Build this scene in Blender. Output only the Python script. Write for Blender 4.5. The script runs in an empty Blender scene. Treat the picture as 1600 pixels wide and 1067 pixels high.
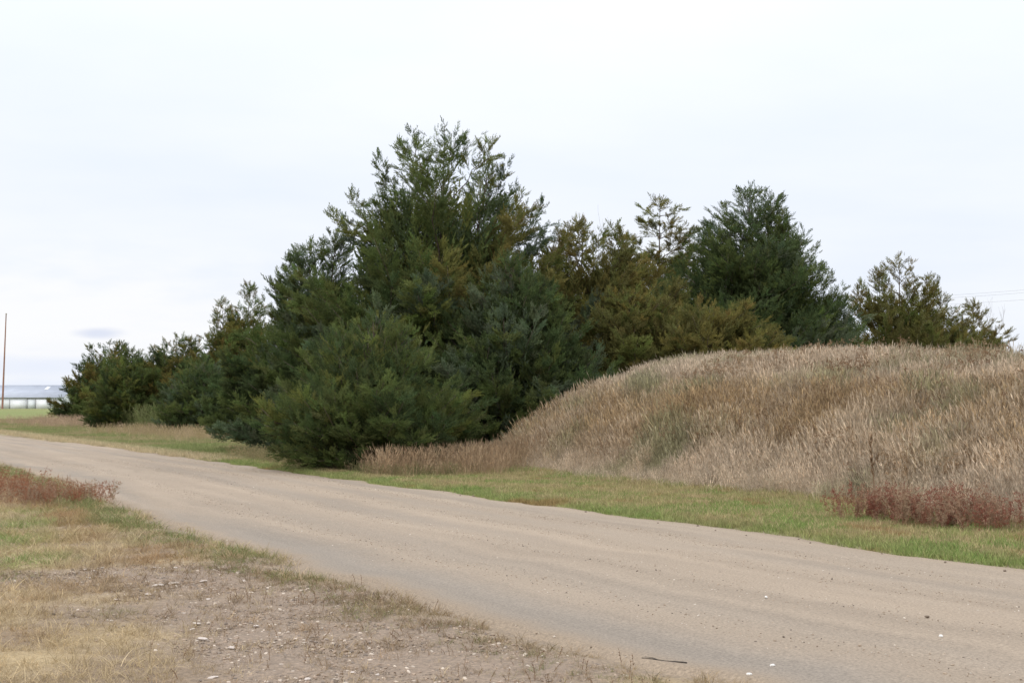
import bpy, math
import numpy as np
from mathutils import Vector

sc = bpy.context.scene
R = math.radians
rng = np.random.default_rng(11)

# ------------------------------------------------------------------ camera
F_PX, CX, CY, HOR, CAM_H = 2200.0, 800.0, 533.5, 628.0, 1.65
PITCH = math.atan((HOR - CY) / F_PX)
cam_d = bpy.data.cameras.new('camera')
cam_d.sensor_width = 36.0
cam_d.lens = 36.0 * F_PX / 1600.0
cam_d.clip_start, cam_d.clip_end = 0.1, 6000.0
cam = bpy.data.objects.new('camera', cam_d)
cam.location = (0, 0, CAM_H)
cam.rotation_euler = (R(90) + PITCH, 0, 0)
sc.collection.objects.link(cam)
sc.camera = cam

# ------------------------------------------------------------------ overcast sky
SUN_EL, SUN_AZ = 42.0, 215.0          # azimuth clockwise from +Y: behind the camera, a little to the left
world = bpy.data.worlds.new('World')
sc.world = world
world.use_nodes = True
wn, wl = world.node_tree.nodes, world.node_tree.links
wn.clear()


def wnode(kind, **kw):
    n = wn.new(kind)
    for k, v in kw.items():
        setattr(n, k, v)
    return n


def wmath(op, a, b=None, c=None):
    n = wnode('ShaderNodeMath', operation=op)
    for i, v in enumerate((a, b, c)):
        if v is None:
            continue
        if isinstance(v, (int, float)):
            n.inputs[i].default_value = v
        else:
            wl.new(v, n.inputs[i])
    return n.outputs[0]


sky = wnode('ShaderNodeTexSky', sky_type='NISHITA')
sky.sun_disc = False
sky.sun_elevation = R(SUN_EL)
sky.sun_rotation = R(SUN_AZ)
sky.air_density, sky.dust_density = 1.0, 2.0
bg_clear = wnode('ShaderNodeBackground')
bg_clear.inputs['Strength'].default_value = 0.10
wl.new(sky.outputs[0], bg_clear.inputs['Color'])

tc = wnode('ShaderNodeTexCoord')
sep = wnode('ShaderNodeSeparateXYZ')
wl.new(tc.outputs['Generated'], sep.inputs[0])
zc = wmath('MAXIMUM', sep.outputs['Z'], 0.0)
den = wmath('ADD', zc, 0.09)
px = wmath('DIVIDE', sep.outputs['X'], den)
py = wmath('DIVIDE', sep.outputs['Y'], den)
comb = wnode('ShaderNodeCombineXYZ')
wl.new(px, comb.inputs[0])
wl.new(py, comb.inputs[1])
cn = wnode('ShaderNodeTexNoise')                      # cloud deck seen from below
cn.inputs['Scale'].default_value = 0.55
cn.inputs['Detail'].default_value = 5.0
cn.inputs['Roughness'].default_value = 0.5
wl.new(comb.outputs[0], cn.inputs['Vector'])
ramp = wnode('ShaderNodeValToRGB')
ramp.color_ramp.elements[0].position = 0.32
ramp.color_ramp.elements[0].color = (0.81, 0.87, 1.0, 1)
ramp.color_ramp.elements[1].position = 0.66
ramp.color_ramp.elements[1].color = (0.93, 0.955, 1.0, 1)
wl.new(cn.outputs['Fac'], ramp.inputs[0])
yp = wmath('MAXIMUM', sep.outputs['Y'], 0.05)
ex_, ez_ = wmath('DIVIDE', sep.outputs['X'], yp), wmath('DIVIDE', sep.outputs['Z'], yp)


def oval(x0, z0, w, h, wob):
    a = wmath('DIVIDE', wmath('SUBTRACT', ex_, x0), w)
    b = wmath('DIVIDE', wmath('SUBTRACT', ez_, z0), h)
    d = wmath('SQRT', wmath('ADD', wmath('MULTIPLY', a, a), wmath('MULTIPLY', b, b)))
    d = wmath('ADD', d, wmath('MULTIPLY', wmath('SUBTRACT', fine_n.outputs['Fac'], 0.5), wob))
    m = wnode('ShaderNodeMapRange', interpolation_type='SMOOTHSTEP')
    m.inputs['From Min'].default_value, m.inputs['From Max'].default_value = 1.0, 0.2
    wl.new(d, m.inputs['Value'])
    return m.outputs[0]


fine_n = wnode('ShaderNodeTexNoise')
fine_n.inputs['Scale'].default_value = 26.0
fine_n.inputs['Detail'].default_value = 4.0
fm = wnode('ShaderNodeMapping')
fm.inputs['Scale'].default_value = (1, 1, 3.5)
wl.new(tc.outputs['Generated'], fm.inputs[0])
wl.new(fm.outputs[0], fine_n.inputs['Vector'])
sky_col = ramp.outputs[0]
for spec, colr, amt in (((-.34, .055, .30, .065, .9), (1.0, .995, 1.0), .75), ((-.293, .049, .026, .0055, .9), (.68, .735, .90), .75),
                        ((-.33, .026, .09, .010, 1.2), (.80, .86, 1.0), .6)):
    mxc = wnode('ShaderNodeMix', data_type='RGBA')
    wl.new(wmath('MULTIPLY', oval(*spec), amt), mxc.inputs['Factor'])
    wl.new(sky_col, mxc.inputs['A'])
    mxc.inputs['B'].default_value = (*colr, 1)
    sky_col = mxc.outputs['Result']
# an overcast dome grows brighter towards the zenith
zs = wmath('POWER', zc, 2.0)
lum = wmath('MULTIPLY_ADD', zs, 1.6, 0.95)
bg_cloud = wnode('ShaderNodeBackground')
wl.new(sky_col, bg_cloud.inputs['Color'])
wl.new(lum, bg_cloud.inputs['Strength'])
wmix = wnode('ShaderNodeMixShader')
wmix.inputs[0].default_value = 0.95
wl.new(bg_clear.outputs[0], wmix.inputs[1])
wl.new(bg_cloud.outputs[0], wmix.inputs[2])
wo = wnode('ShaderNodeOutputWorld')
wl.new(wmix.outputs[0], wo.inputs['Surface'])

sun_d = bpy.data.lights.new('sun', 'SUN')
sun_d.energy = 1.2
sun_d.angle = R(18)
sun_d.color = (1.0, 0.96, 0.90)
sun = bpy.data.objects.new('sun', sun_d)
az = R(SUN_AZ)
sdir = Vector((math.sin(az) * math.cos(R(SUN_EL)), math.cos(az) * math.cos(R(SUN_EL)), math.sin(R(SUN_EL))))
sun.rotation_euler = sdir.to_track_quat('Z', 'Y').to_euler()
sun.location = (0, 0, 30)
sc.collection.objects.link(sun)

sc.view_settings.view_transform = 'Standard'
sc.view_settings.look = 'None'
sc.view_settings.exposure = 0.12
sc.view_settings.gamma = 1.0
sc.view_settings.use_curve_mapping = False

# ------------------------------------------------------------------ helpers
FWD = np.array((0, math.cos(PITCH), math.sin(PITCH)))
UPV = np.array((0, -math.sin(PITCH), math.cos(PITCH)))


def ray(pxx, pyy):
    return np.array((1.0, 0, 0)) * ((pxx - CX) / F_PX) - UPV * ((pyy - CY) / F_PX) + FWD


def on_ground(pxx, pyy, z=0.0):
    d = ray(pxx, pyy)
    k = (z - CAM_H) / d[2]
    return np.array((d[0] * k, d[1] * k, z))


def at_depth(pxx, pyy, depth):
    d = ray(pxx, pyy)
    k = depth / d[1]
    return np.array((d[0] * k, depth, CAM_H + d[2] * k))


def link(o, parent=None):
    sc.collection.objects.link(o)
    if parent is not None:
        o.parent = parent
    return o


def tag(o, label=None, cat=None, group=None, kind=None):
    if label:
        o['label'] = label
    if cat:
        o['category'] = cat
    if group:
        o['group'] = group
    if kind:
        o['kind'] = kind
    return o


def empty(name, loc=(0, 0, 0), rz=0.0):
    o = bpy.data.objects.new(name, None)
    o.location = loc
    o.rotation_euler = (0, 0, rz)
    o.empty_display_size = 0.2
    return link(o)


def mesh_np(name, verts, faces, cols=None, uvs=None, smooth=False):
    """verts (n,3); faces (m,k) constant k, or a list of such arrays"""
    me = bpy.data.meshes.new(name)
    verts = np.asarray(verts, np.float32)
    if isinstance(faces, np.ndarray):
        faces = [faces]
    faces = [f for f in faces if len(f)]
    me.vertices.add(len(verts))
    me.vertices.foreach_set('co', verts.ravel())
    loops = np.concatenate([f.ravel() for f in faces]).astype(np.int32)
    tot = np.concatenate([np.full(len(f), f.shape[1]) for f in faces]).astype(np.int32)
    start = np.concatenate(([0], np.cumsum(tot)[:-1])).astype(np.int32)
    me.loops.add(len(loops))
    me.loops.foreach_set('vertex_index', loops)
    me.polygons.add(len(tot))
    me.polygons.foreach_set('loop_start', start)
    if smooth:
        me.polygons.foreach_set('use_smooth', np.ones(len(tot), bool))
    me.update(calc_edges=True)
    if cols is not None:
        a = me.color_attributes.new('col', 'FLOAT_COLOR', 'POINT')
        c = np.ones((len(verts), 4), np.float32)
        c[:, :3] = cols
        a.data.foreach_set('color', c.ravel())
    if uvs is not None:
        a = me.attributes.new('rd', 'FLOAT_VECTOR', 'POINT')
        u = np.zeros((len(verts), 3), np.float32)
        u[:, :2] = uvs
        a.data.foreach_set('vector', u.ravel())
    me.validate()
    return me


def obj(name, me, mat=None, parent=None):
    if mat is not None and not me.materials:
        me.materials.append(mat)
    return link(bpy.data.objects.new(name, me), parent)


_tab = np.random.default_rng(5).random((512, 512)).astype(np.float64)


def vnoise(x, y, seed=0):
    x = np.asarray(x, float) + seed * 37.31
    y = np.asarray(y, float) + seed * 17.77
    xi, yi = np.floor(x).astype(int), np.floor(y).astype(int)
    fx, fy = x - xi, y - yi
    fx = fx * fx * (3 - 2 * fx)
    fy = fy * fy * (3 - 2 * fy)
    a = _tab[xi % 512, yi % 512]
    b = _tab[(xi + 1) % 512, yi % 512]
    c = _tab[xi % 512, (yi + 1) % 512]
    d = _tab[(xi + 1) % 512, (yi + 1) % 512]
    return (a * (1 - fx) + b * fx) * (1 - fy) + (c * (1 - fx) + d * fx) * fy


def fbm(x, y, octv=4, seed=0):
    s, amp, tot = 0.0, 1.0, 0.0
    for k in range(octv):
        s = s + amp * vnoise(x * 2 ** k, y * 2 ** k, seed + k * 3)
        tot += amp
        amp *= 0.5
    return s / tot


def sstep(a, b, v):
    t = np.clip((v - a) / (b - a), 0, 1)
    return t * t * (3 - 2 * t)


def lerp(a, b, f):
    f = np.asarray(f)[..., None]
    return np.asarray(a) * (1 - f) + np.asarray(b) * f


# ------------------------------------------------------------------ materials
def new_mat(name):
    m = bpy.data.materials.new(name)
    m.use_nodes = True
    nt = m.node_tree
    b = nt.nodes['Principled BSDF']
    b.inputs['Roughness'].default_value = 0.85
    b.inputs['Specular IOR Level'].default_value = 0.25
    return m, nt, b


def N(nt, kind, **kw):
    n = nt.nodes.new(kind)
    for k, v in kw.items():
        setattr(n, k, v)
    return n


def leafy(name, attr_type, transl=0.3, rough=0.65, var=0.25):
    """thin plant matter: colour from the 'col' attribute, some light through"""
    m, nt, b = new_mat(name)
    at = N(nt, 'ShaderNodeAttribute', attribute_type=attr_type, attribute_name='col')
    hsv = N(nt, 'ShaderNodeHueSaturation')
    nt.links.new(at.outputs['Color'], hsv.inputs['Color'])
    geo = N(nt, 'ShaderNodeNewGeometry')
    mr = N(nt, 'ShaderNodeMapRange')
    mr.inputs['To Min'].default_value = 1 - var
    mr.inputs['To Max'].default_value = 1 + var
    nt.links.new(geo.outputs['Random Per Island'], mr.inputs['Value'])
    nt.links.new(mr.outputs[0], hsv.inputs['Value'])
    nt.links.new(hsv.outputs[0], b.inputs['Base Color'])
    b.inputs['Roughness'].default_value = rough
    tr = N(nt, 'ShaderNodeBsdfTranslucent')
    nt.links.new(hsv.outputs[0], tr.inputs['Color'])
    mx = N(nt, 'ShaderNodeMixShader')
    mx.inputs[0].default_value = transl
    nt.links.new(b.outputs[0], mx.inputs[1])
    nt.links.new(tr.outputs[0], mx.inputs[2])
    nt.links.new(mx.outputs[0], nt.nodes['Material Output'].inputs['Surface'])
    return m


M_NEEDLE = leafy('cedar_foliage', 'INSTANCER', 0.40, 0.85, 0.13)
_nt = M_NEEDLE.node_tree
_ta = N(_nt, 'ShaderNodeAttribute', attribute_type='GEOMETRY', attribute_name='tip')
_hs = next(n for n in _nt.nodes if n.type == 'HUE_SAT')
_tm = N(_nt, 'ShaderNodeMix', data_type='RGBA', blend_type='MULTIPLY')
_tm.inputs['B'].default_value = (1.35, 1.22, 1.0, 1)
_nt.links.new(_ta.outputs['Fac'], _tm.inputs['Factor'])
_nt.links.new(_hs.inputs['Color'].links[0].from_socket, _tm.inputs['A'])
_nt.links.new(_tm.outputs['Result'], _hs.inputs['Color'])
M_GRASS = leafy('grass_blade', 'INSTANCER', 0.30, 0.7, 0.28)


def bark_mat(name, c0, c1, scale=12):
    m, nt, b = new_mat(name)
    t = N(nt, 'ShaderNodeTexCoord')
    mp = N(nt, 'ShaderNodeMapping')
    mp.inputs['Scale'].default_value = (scale, scale, scale * 0.15)
    nt.links.new(t.outputs['Object'], mp.inputs[0])
    n = N(nt, 'ShaderNodeTexNoise')
    n.inputs['Scale'].default_value = 1.0
    n.inputs['Detail'].default_value = 4
    nt.links.new(mp.outputs[0], n.inputs['Vector'])
    r = N(nt, 'ShaderNodeValToRGB')
    r.color_ramp.elements[0].position, r.color_ramp.elements[1].position = 0.35, 0.7
    r.color_ramp.elements[0].color, r.color_ramp.elements[1].color = (*c0, 1), (*c1, 1)
    nt.links.new(n.outputs['Fac'], r.inputs[0])
    nt.links.new(r.outputs[0], b.inputs['Base Color'])
    bu = N(nt, 'ShaderNodeBump')
    bu.inputs['Strength'].default_value = 0.4
    bu.inputs['Distance'].default_value = 0.01
    nt.links.new(n.outputs['Fac'], bu.inputs['Height'])
    nt.links.new(bu.outputs[0], b.inputs['Normal'])
    return m


M_BARK = bark_mat('cedar_bark', (0.07, 0.05, 0.04), (0.17, 0.13, 0.105))
M_GREYTWIG = bark_mat('bare_twig', (0.13, 0.11, 0.095), (0.24, 0.21, 0.19))
M_STICK = bark_mat('dead_stick', (0.03, 0.024, 0.02), (0.08, 0.065, 0.05), 30)


def plain_mat(name, col, rough=0.6, noise=0.12, scale=3.0, metallic=0.0, stripe=None):
    m, nt, b = new_mat(name)
    t = N(nt, 'ShaderNodeTexCoord')
    n = N(nt, 'ShaderNodeTexNoise')
    n.inputs['Scale'].default_value = scale
    n.inputs['Detail'].default_value = 5
    nt.links.new(t.outputs['Object'], n.inputs['Vector'])
    r = N(nt, 'ShaderNodeValToRGB')
    r.color_ramp.elements[0].position, r.color_ramp.elements[1].position = 0.3, 0.7
    r.color_ramp.elements[0].color = (*[c * (1 - noise) for c in col], 1)
    r.color_ramp.elements[1].color = (*[min(1, c * (1 + noise)) for c in col], 1)
    nt.links.new(n.outputs['Fac'], r.inputs[0])
    nt.links.new(r.outputs[0], b.inputs['Base Color'])
    b.inputs['Roughness'].default_value = rough
    b.inputs['Metallic'].default_value = metallic
    return m


def earth_mat(name, speck=True):
    """ground colour from vertex colours (zones of soil and thatch), grain and pebbles on top"""
    m, nt, b = new_mat(name)
    at = N(nt, 'ShaderNodeAttribute', attribute_type='GEOMETRY', attribute_name='col')
    t = N(nt, 'ShaderNodeTexCoord')
    n1 = N(nt, 'ShaderNodeTexNoise')
    n1.inputs['Scale'].default_value = 38
    n1.inputs['Detail'].default_value = 8
    n1.inputs['Roughness'].default_value = 0.7
    nt.links.new(t.outputs['Object'], n1.inputs['Vector'])
    mr = N(nt, 'ShaderNodeMapRange')
    mr.inputs['From Min'].default_value, mr.inputs['From Max'].default_value = 0.25, 0.75
    mr.inputs['To Min'].default_value, mr.inputs['To Max'].default_value = 0.6, 1.35
    nt.links.new(n1.outputs['Fac'], mr.inputs['Value'])
    hsv = N(nt, 'ShaderNodeHueSaturation')
    nt.links.new(at.outputs['Color'], hsv.inputs['Color'])
    nt.links.new(mr.outputs[0], hsv.inputs['Value'])
    last = hsv.outputs[0]
    if speck:
        vo = N(nt, 'ShaderNodeTexVoronoi')
        vo.inputs['Scale'].default_value = 42
        nt.links.new(t.outputs['Object'], vo.inputs['Vector'])
        cr = N(nt, 'ShaderNodeValToRGB')
        cr.color_ramp.elements[0].position, cr.color_ramp.elements[0].color = 0.0, (0.7, 0.7, 0.7, 1)
        cr.color_ramp.elements[1].position, cr.color_ramp.elements[1].color = 1.0, (1.25, 1.22, 1.2, 1)
        sp = N(nt, 'ShaderNodeSeparateColor')
        nt.links.new(vo.outputs['Color'], sp.inputs[0])
        nt.links.new(sp.outputs[0], cr.inputs[0])
        mu = N(nt, 'ShaderNodeMix', data_type='RGBA', blend_type='MULTIPLY')
        mu.inputs['Factor'].default_value = 0.6
        nt.links.new(last, mu.inputs['A'])
        nt.links.new(cr.outputs[0], mu.inputs['B'])
        last = mu.outputs['Result']
    nt.links.new(last, b.inputs['Base Color'])
    b.inputs['Roughness'].default_value = 0.95
    bu = N(nt, 'ShaderNodeBump')
    bu.inputs['Strength'].default_value = 0.6
    bu.inputs['Distance'].default_value = 0.02
    nt.links.new(n1.outputs['Fac'], bu.inputs['Height'])
    nt.links.new(bu.outputs[0], b.inputs['Normal'])
    return m


M_EARTH = earth_mat('earth')


def road_mat():
    m, nt, b = new_mat('gravel_road')
    at = N(nt, 'ShaderNodeAttribute', attribute_type='GEOMETRY', attribute_name='col')
    uv = N(nt, 'ShaderNodeAttribute', attribute_type='GEOMETRY', attribute_name='rd')
    t = N(nt, 'ShaderNodeTexCoord')
    # streaks dragged along the road by tyres and the grader
    mp = N(nt, 'ShaderNodeMapping')
    mp.inputs['Scale'].default_value = (0.07, 2.4, 1)
    nt.links.new(uv.outputs['Vector'], mp.inputs[0])
    ns = N(nt, 'ShaderNodeTexNoise')
    ns.inputs['Scale'].default_value = 1.0
    ns.inputs['Detail'].default_value = 6
    ns.inputs['Distortion'].default_value = 0.1
    nt.links.new(mp.outputs[0], ns.inputs['Vector'])
    ng = N(nt, 'ShaderNodeTexNoise')
    ng.inputs['Scale'].default_value = 48
    ng.inputs['Detail'].default_value = 6
    ng.inputs['Roughness'].default_value = 0.75
    nt.links.new(t.outputs['Object'], ng.inputs['Vector'])
    nb = N(nt, 'ShaderNodeTexNoise')
    nb.inputs['Scale'].default_value = 1.3
    nb.inputs['Detail'].default_value = 5
    mp2 = N(nt, 'ShaderNodeMapping')
    mp2.inputs['Scale'].default_value = (.18, 1.0, 1)
    nt.links.new(uv.outputs['Vector'], mp2.inputs[0])
    nt.links.new(mp2.outputs[0], nb.inputs['Vector'])

    def mr(src, lo, hi, a, c):
        n = N(nt, 'ShaderNodeMapRange')
        n.inputs['From Min'].default_value, n.inputs['From Max'].default_value = lo, hi
        n.inputs['To Min'].default_value, n.inputs['To Max'].default_value = a, c
        nt.links.new(src, n.inputs['Value'])
        return n.outputs[0]
    v1 = mr(ns.outputs['Fac'], 0.3, 0.7, 0.88, 1.09)
    v2 = mr(ng.outputs['Fac'], 0.3, 0.7, 0.62, 1.38)
    v3 = mr(nb.outputs['Fac'], 0.3, 0.7, 0.94, 1.06)
    k = N(nt, 'ShaderNodeMath', operation='MULTIPLY')
    nt.links.new(v1, k.inputs[0])
    nt.links.new(v2, k.inputs[1])
    k2 = N(nt, 'ShaderNodeMath', operation='MULTIPLY')
    nt.links.new(k.outputs[0], k2.inputs[0])
    nt.links.new(v3, k2.inputs[1])
    hsv = N(nt, 'ShaderNodeHueSaturation')
    nt.links.new(at.outputs['Color'], hsv.inputs['Color'])
    nt.links.new(k2.outputs[0], hsv.inputs['Value'])
    nt.links.new(hsv.outputs[0], b.inputs['Base Color'])
    b.inputs['Roughness'].default_value = 0.95
    bu = N(nt, 'ShaderNodeBump')
    bu.inputs['Strength'].default_value = 0.55
    bu.inputs['Distance'].default_value = 0.012
    nt.links.new(ng.outputs['Fac'], bu.inputs['Height'])
    nt.links.new(bu.outputs[0], b.inputs['Normal'])
    return m


M_ROAD = road_mat()


def stone_mat():
    m, nt, b = new_mat('stone')
    at = N(nt, 'ShaderNodeAttribute', attribute_type='INSTANCER', attribute_name='col')
    nt.links.new(at.outputs['Color'], b.inputs['Base Color'])
    return m


M_PEBBLE = stone_mat()

# ------------------------------------------------------------------ lie of the land
# the road runs straight past the camera: t along it, s across it (0 at its far edge, + towards the mound)
P0 = np.array((5.04, 13.86))
U = np.array((-0.53, 1.0)) / math.hypot(0.53, 1.0)
NV = np.array((U[1], -U[0]))


def to_ts(x, y):
    dx, dy = np.asarray(x) - P0[0], np.asarray(y) - P0[1]
    return dx * U[0] + dy * U[1], dx * NV[0] + dy * NV[1]


def to_xy(t, s):
    return P0[0] + t * U[0] + s * NV[0], P0[1] + t * U[1] + s * NV[1]


near_px = [(1106, 1056), (1012, 1037), (919, 1012), (825, 984), (700, 946), (600, 917), (525, 899), (450, 872),
           (350, 845), (266, 819), (215, 799), (142, 773), (106, 753)]
_n = np.array([on_ground(*p)[:2] for p in near_px])
_nt, _ns = to_ts(_n[:, 0], _n[:, 1])
_o = np.argsort(_nt)
_nt = np.concatenate(([-60, _nt[_o][0] - 3], _nt[_o], [45, 400]))
_ns = np.concatenate(([_ns[_o][0] - .3, _ns[_o][0] - .1], _ns[_o], [-5.4, -5.5]))


def road_near(t):
    t = np.asarray(t, float)
    return np.interp(t, _nt, _ns) + 0.22 * (vnoise(t * 0.9, t * 0 + 3) - 0.5) + 0.12 * (vnoise(t * 3.1, t * 0 + 8) - 0.5)


def road_far(t):
    t = np.asarray(t, float)
    return 0.34 * (vnoise(t * 0.8, t * 0 + 5) - 0.5) + 0.12 * (vnoise(t * 3.3, t * 0 + 1) - 0.5)


MOUND_S, MOUND_T, MOUND_H, MOUND_W = 3.0, 20.2, 2.26, 6.2


def foot(t):
    return 3.5 + 1.0 * sstep(2, 9, t)


def mound_h(x, y):
    t, s = to_ts(x, y)
    d1 = s - foot(t) + 0.5 * (vnoise(t * 0.25, t * 0, 4) - 0.5)
    ex, ey = 8 / 10.3, 6.5 / 10.3
    d2 = (-(t - MOUND_T) * ey + (s - MOUND_S) * ex) * (MOUND_W / 5.4)
    d3 = (MOUND_S + 17.0 - s)                       # it falls away again behind the crest
    k = .7
    d = -k * np.log(np.exp(-np.clip(d1, -20, 20) / k) + np.exp(-np.clip(d2, -20, 20) / k) + np.exp(-np.clip(d3, -20, 20) / k))
    f = np.clip(d / MOUND_W, 0, 1)
    f = 0.28 * np.sin(f * math.pi / 2) + 0.72 * f * f * (3 - 2 * f)
    h = (MOUND_H - .42 * sstep(18, 6, t)) * f + 0.10 * (fbm(x * 0.5, y * 0.5, 3, 2) - 0.5) * np.clip(f * 4, 0, 1)
    return np.where(d > 0, h, 0.0)


def flat_h(x, y):
    t, s = to_ts(x, y)
    dist = np.hypot(x, y)
    z = 0.78 * sstep(100, 172, dist) * (1 - sstep(185, 300, dist))
    z = z + 0.05 * (fbm(x * 0.35, y * 0.35, 3, 7) - 0.5) * sstep(0.3, 1.5, np.abs(s + 2.9) - 2.6)
    nr = road_near(t)
    inside = sstep(-0.25, 0.15, np.minimum(-s + road_far(t), s - nr))
    z = z - 0.05 * inside + 0.03 * sstep(0.1, 0.6, s) * sstep(1.2, .6, s)   # grassy lip at the far edge
    z = z + 0.03 * sstep(0.0, 0.5, nr - s) * sstep(1.4, 0.6, nr - s)
    return z


def ground_h(x, y):
    return np.maximum(flat_h(x, y), mound_h(x, y))


# where the foreground lies bare: gravel patch in front
def bare_f(x, y):
    t, s = to_ts(x, y)
    q = road_near(t) - s                              # distance in from the road on the camera's side
    a = fbm(x * 0.9, y * 0.9, 4, 21)
    c = np.array([on_ground(*p)[:2] for p in ((190, 900), (330, 925), (480, 985), (620, 1035), (780, 1060))])
    d = np.full(np.shape(x), 1e9)
    for k in range(len(c) - 1):
        A, B = c[k], c[k + 1]
        ab = B - A
        tt = np.clip(((x - A[0]) * ab[0] + (y - A[1]) * ab[1]) / (ab @ ab), 0, 1)
        d = np.minimum(d, np.hypot(x - A[0] - tt * ab[0], y - A[1] - tt * ab[1]))
    band = sstep(1.75, 0.25, d + (a - 0.5) * 2.2)
    return np.clip(band, 0, 1)


STRAW, DRYPINK, RUST, GREEN, OLIVE = (np.array(c) for c in
    ((.45, .34, .19), (.40, .30, .22), (.33, .19, .09), (.18, .245, .065), (.235, .215, .09)))
SOIL = np.array((.22, .162, .105))
GRAVEL = np.array((.25, .19, .138))
DIRT = np.array((.28, .215, .15))

# ------------------------------------------------------------------ ground sheet


def graded(lo, hi, mid0, mid1, step, grow):
    a = list(np.arange(mid0, mid1, step))
    v, st = a[-1], step
    while v < hi:
        st *= grow
        v += st
        a.append(v)
    v, st = a[0], step
    pre = []
    while v > lo:
        st *= grow
        v -= st
        pre.append(v)
    return np.array(pre[::-1] + a)


def ground_colour(x, y):
    t, s = to_ts(x, y)
    nr = road_near(t)
    q = nr - s
    c = lerp(SOIL, STRAW * .8, sstep(.3, .7, fbm(x * 1.1, y * 1.1, 4, 31)))
    c = lerp(c, GRAVEL, bare_f(x, y))
    # past the road: thatch under mown grass
    g = lerp(OLIVE * .75, GREEN * .7, fbm(x * .8, y * .8, 3, 33))
    far = sstep(0.0, 0.25, s)
    c = lerp(c, g, far)
    # raw dirt spilling over both edges
    e = np.minimum(np.abs(q), np.abs(s))
    c = lerp(c, DIRT * .93, sstep(.45, .05, e + .35 * (fbm(x * 2.2, y * 2.2, 3, 35) - .5)))
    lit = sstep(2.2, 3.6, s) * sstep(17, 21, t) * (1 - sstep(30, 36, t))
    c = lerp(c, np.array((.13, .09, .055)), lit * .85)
    farm = sstep(60, 120, np.hypot(x, y))
    c = lerp(c, lerp(np.array((.21, .21, .075)), np.array((.17, .20, .06)), fbm(x * .05, y * .05, 3, 9)), farm * (s > 0.5))
    return c


def grid(xs, ys):
    X, Y = np.meshgrid(xs, ys)
    nx, ny = len(xs), len(ys)
    i = np.arange(nx * ny).reshape(ny, nx)
    f = np.stack((i[:-1, :-1], i[:-1, 1:], i[1:, 1:], i[1:, :-1]), -1).reshape(-1, 4)
    return X.ravel(), Y.ravel(), f


gx = graded(-2500, 2500, -14, 12, 0.09, 1.05)
gy = graded(-300, 4500, 5.5, 34, 0.10, 1.045)
X, Y, f = grid(gx, gy)
Z = flat_h(X, Y)
Z = Z + 0.02 * (fbm(X * 3, Y * 3, 2, 40) - .5) * (np.hypot(X, Y) < 40)
ground = obj('ground', mesh_np('ground', np.stack((X, Y, Z), 1), f, ground_colour(X, Y), smooth=True), M_EARTH)
tag(ground, 'flat grassy ground either side of the gravel road', kind='structure')

# ------------------------------------------------------------------ gravel road
tt = np.concatenate((np.arange(-14, 40, 0.12), np.arange(40, 260, 0.8)))
ww = np.linspace(0, 1, 61)
T, W = np.meshgrid(tt, ww, indexing='ij')
wide = 0.06
S = (road_near(T) - wide) * (1 - W) + (road_far(T) + wide) * W
X, Y = to_xy(T, S)
width = road_far(T) - road_near(T)
across = W * width                                   # metres in from the near edge
edge = np.minimum(W, 1 - W) * width
Z = 0.018 + 0.07 * sstep(0, 2.6, edge) + 0.004 * (fbm(T * .3, across * 1.6, 3, 50) - .5) + 0.006 * (fbm(X * 5, Y * 5, 2, 51) - .5)
for c0, dep in ((1.35, .010), (2.55, .007), (3.6, .008), (4.75, .010)):   # wheel paths worn into it
    Z = Z - dep * np.exp(-((across - c0 - .15 * (vnoise(T * .12, T * 0, 3) - .5)) / .32) ** 2)
Z = np.where(edge < 0.03, -0.03, Z) * np.ones_like(Z)
Z = Z + flat_h(X, Y) * (np.hypot(X, Y) > 60)
base = lerp(np.array((.312, .243, .174)), np.array((.290, .230, .168)), fbm(T * .12, across * 1.3, 3, 52))
grey = np.array((.22, .186, .148))
trk = np.zeros_like(T)
for c0, wd, amt in ((0.55, .42, .85), (1.7, .3, .35), (2.9, .3, .45), (4.1, .28, .4), (5.3, .35, .35)):
    trk = np.maximum(trk, amt * np.exp(-((across - c0 - .25 * (vnoise(T * .1, T * 0, 6) - .5)) / wd) ** 2))
trk = trk * sstep(.25, .6, fbm(T * .12, across * 1.2, 4, 53))
col = lerp(base, grey, trk)
col = lerp(col, DIRT * .98, sstep(.35, .05, edge))
nt_, nw_ = T.shape
i = np.arange(nt_ * nw_).reshape(nt_, nw_)
f = np.stack((i[:-1, :-1], i[:-1, 1:], i[1:, 1:], i[1:, :-1]), -1).reshape(-1, 4)[:, ::-1].copy()
road = obj('gravel_road', mesh_np('gravel_road', np.stack((X.ravel(), Y.ravel(), Z.ravel()), 1), f, col.reshape(-1, 3),
                                  np.stack((T.ravel(), across.ravel()), 1), True), M_ROAD)
tag(road, 'pale tan gravel road crossing in front of the trees', kind='structure')

# ------------------------------------------------------------------ mound
ts_ = np.arange(-30, 30, 0.25)
ss_ = np.arange(1.5, 24, 0.25)
T, S = np.meshgrid(ts_, ss_, indexing='ij')
X, Y = to_xy(T, S)
H = mound_h(X, Y)
Z = np.where(H > 0.01, H, -0.12)
col = lerp(np.array((.22, .165, .10)), np.array((.17, .15, .07)), fbm(X * .6, Y * .6, 3, 60))
i = np.arange(T.size).reshape(T.shape)
f = np.stack((i[:-1, :-1], i[:-1, 1:], i[1:, 1:], i[1:, :-1]), -1).reshape(-1, 4)[:, ::-1].copy()
mound = obj('mound', mesh_np('mound', np.stack((X.ravel(), Y.ravel(), Z.ravel()), 1), f, col.reshape(-1, 3), smooth=True), M_EARTH)
tag(mound, 'long earth mound under tall dry grass right of the trees', kind='structure')

# ------------------------------------------------------------------ scattering, then cedars


LIB, NG = {}, {}


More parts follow.
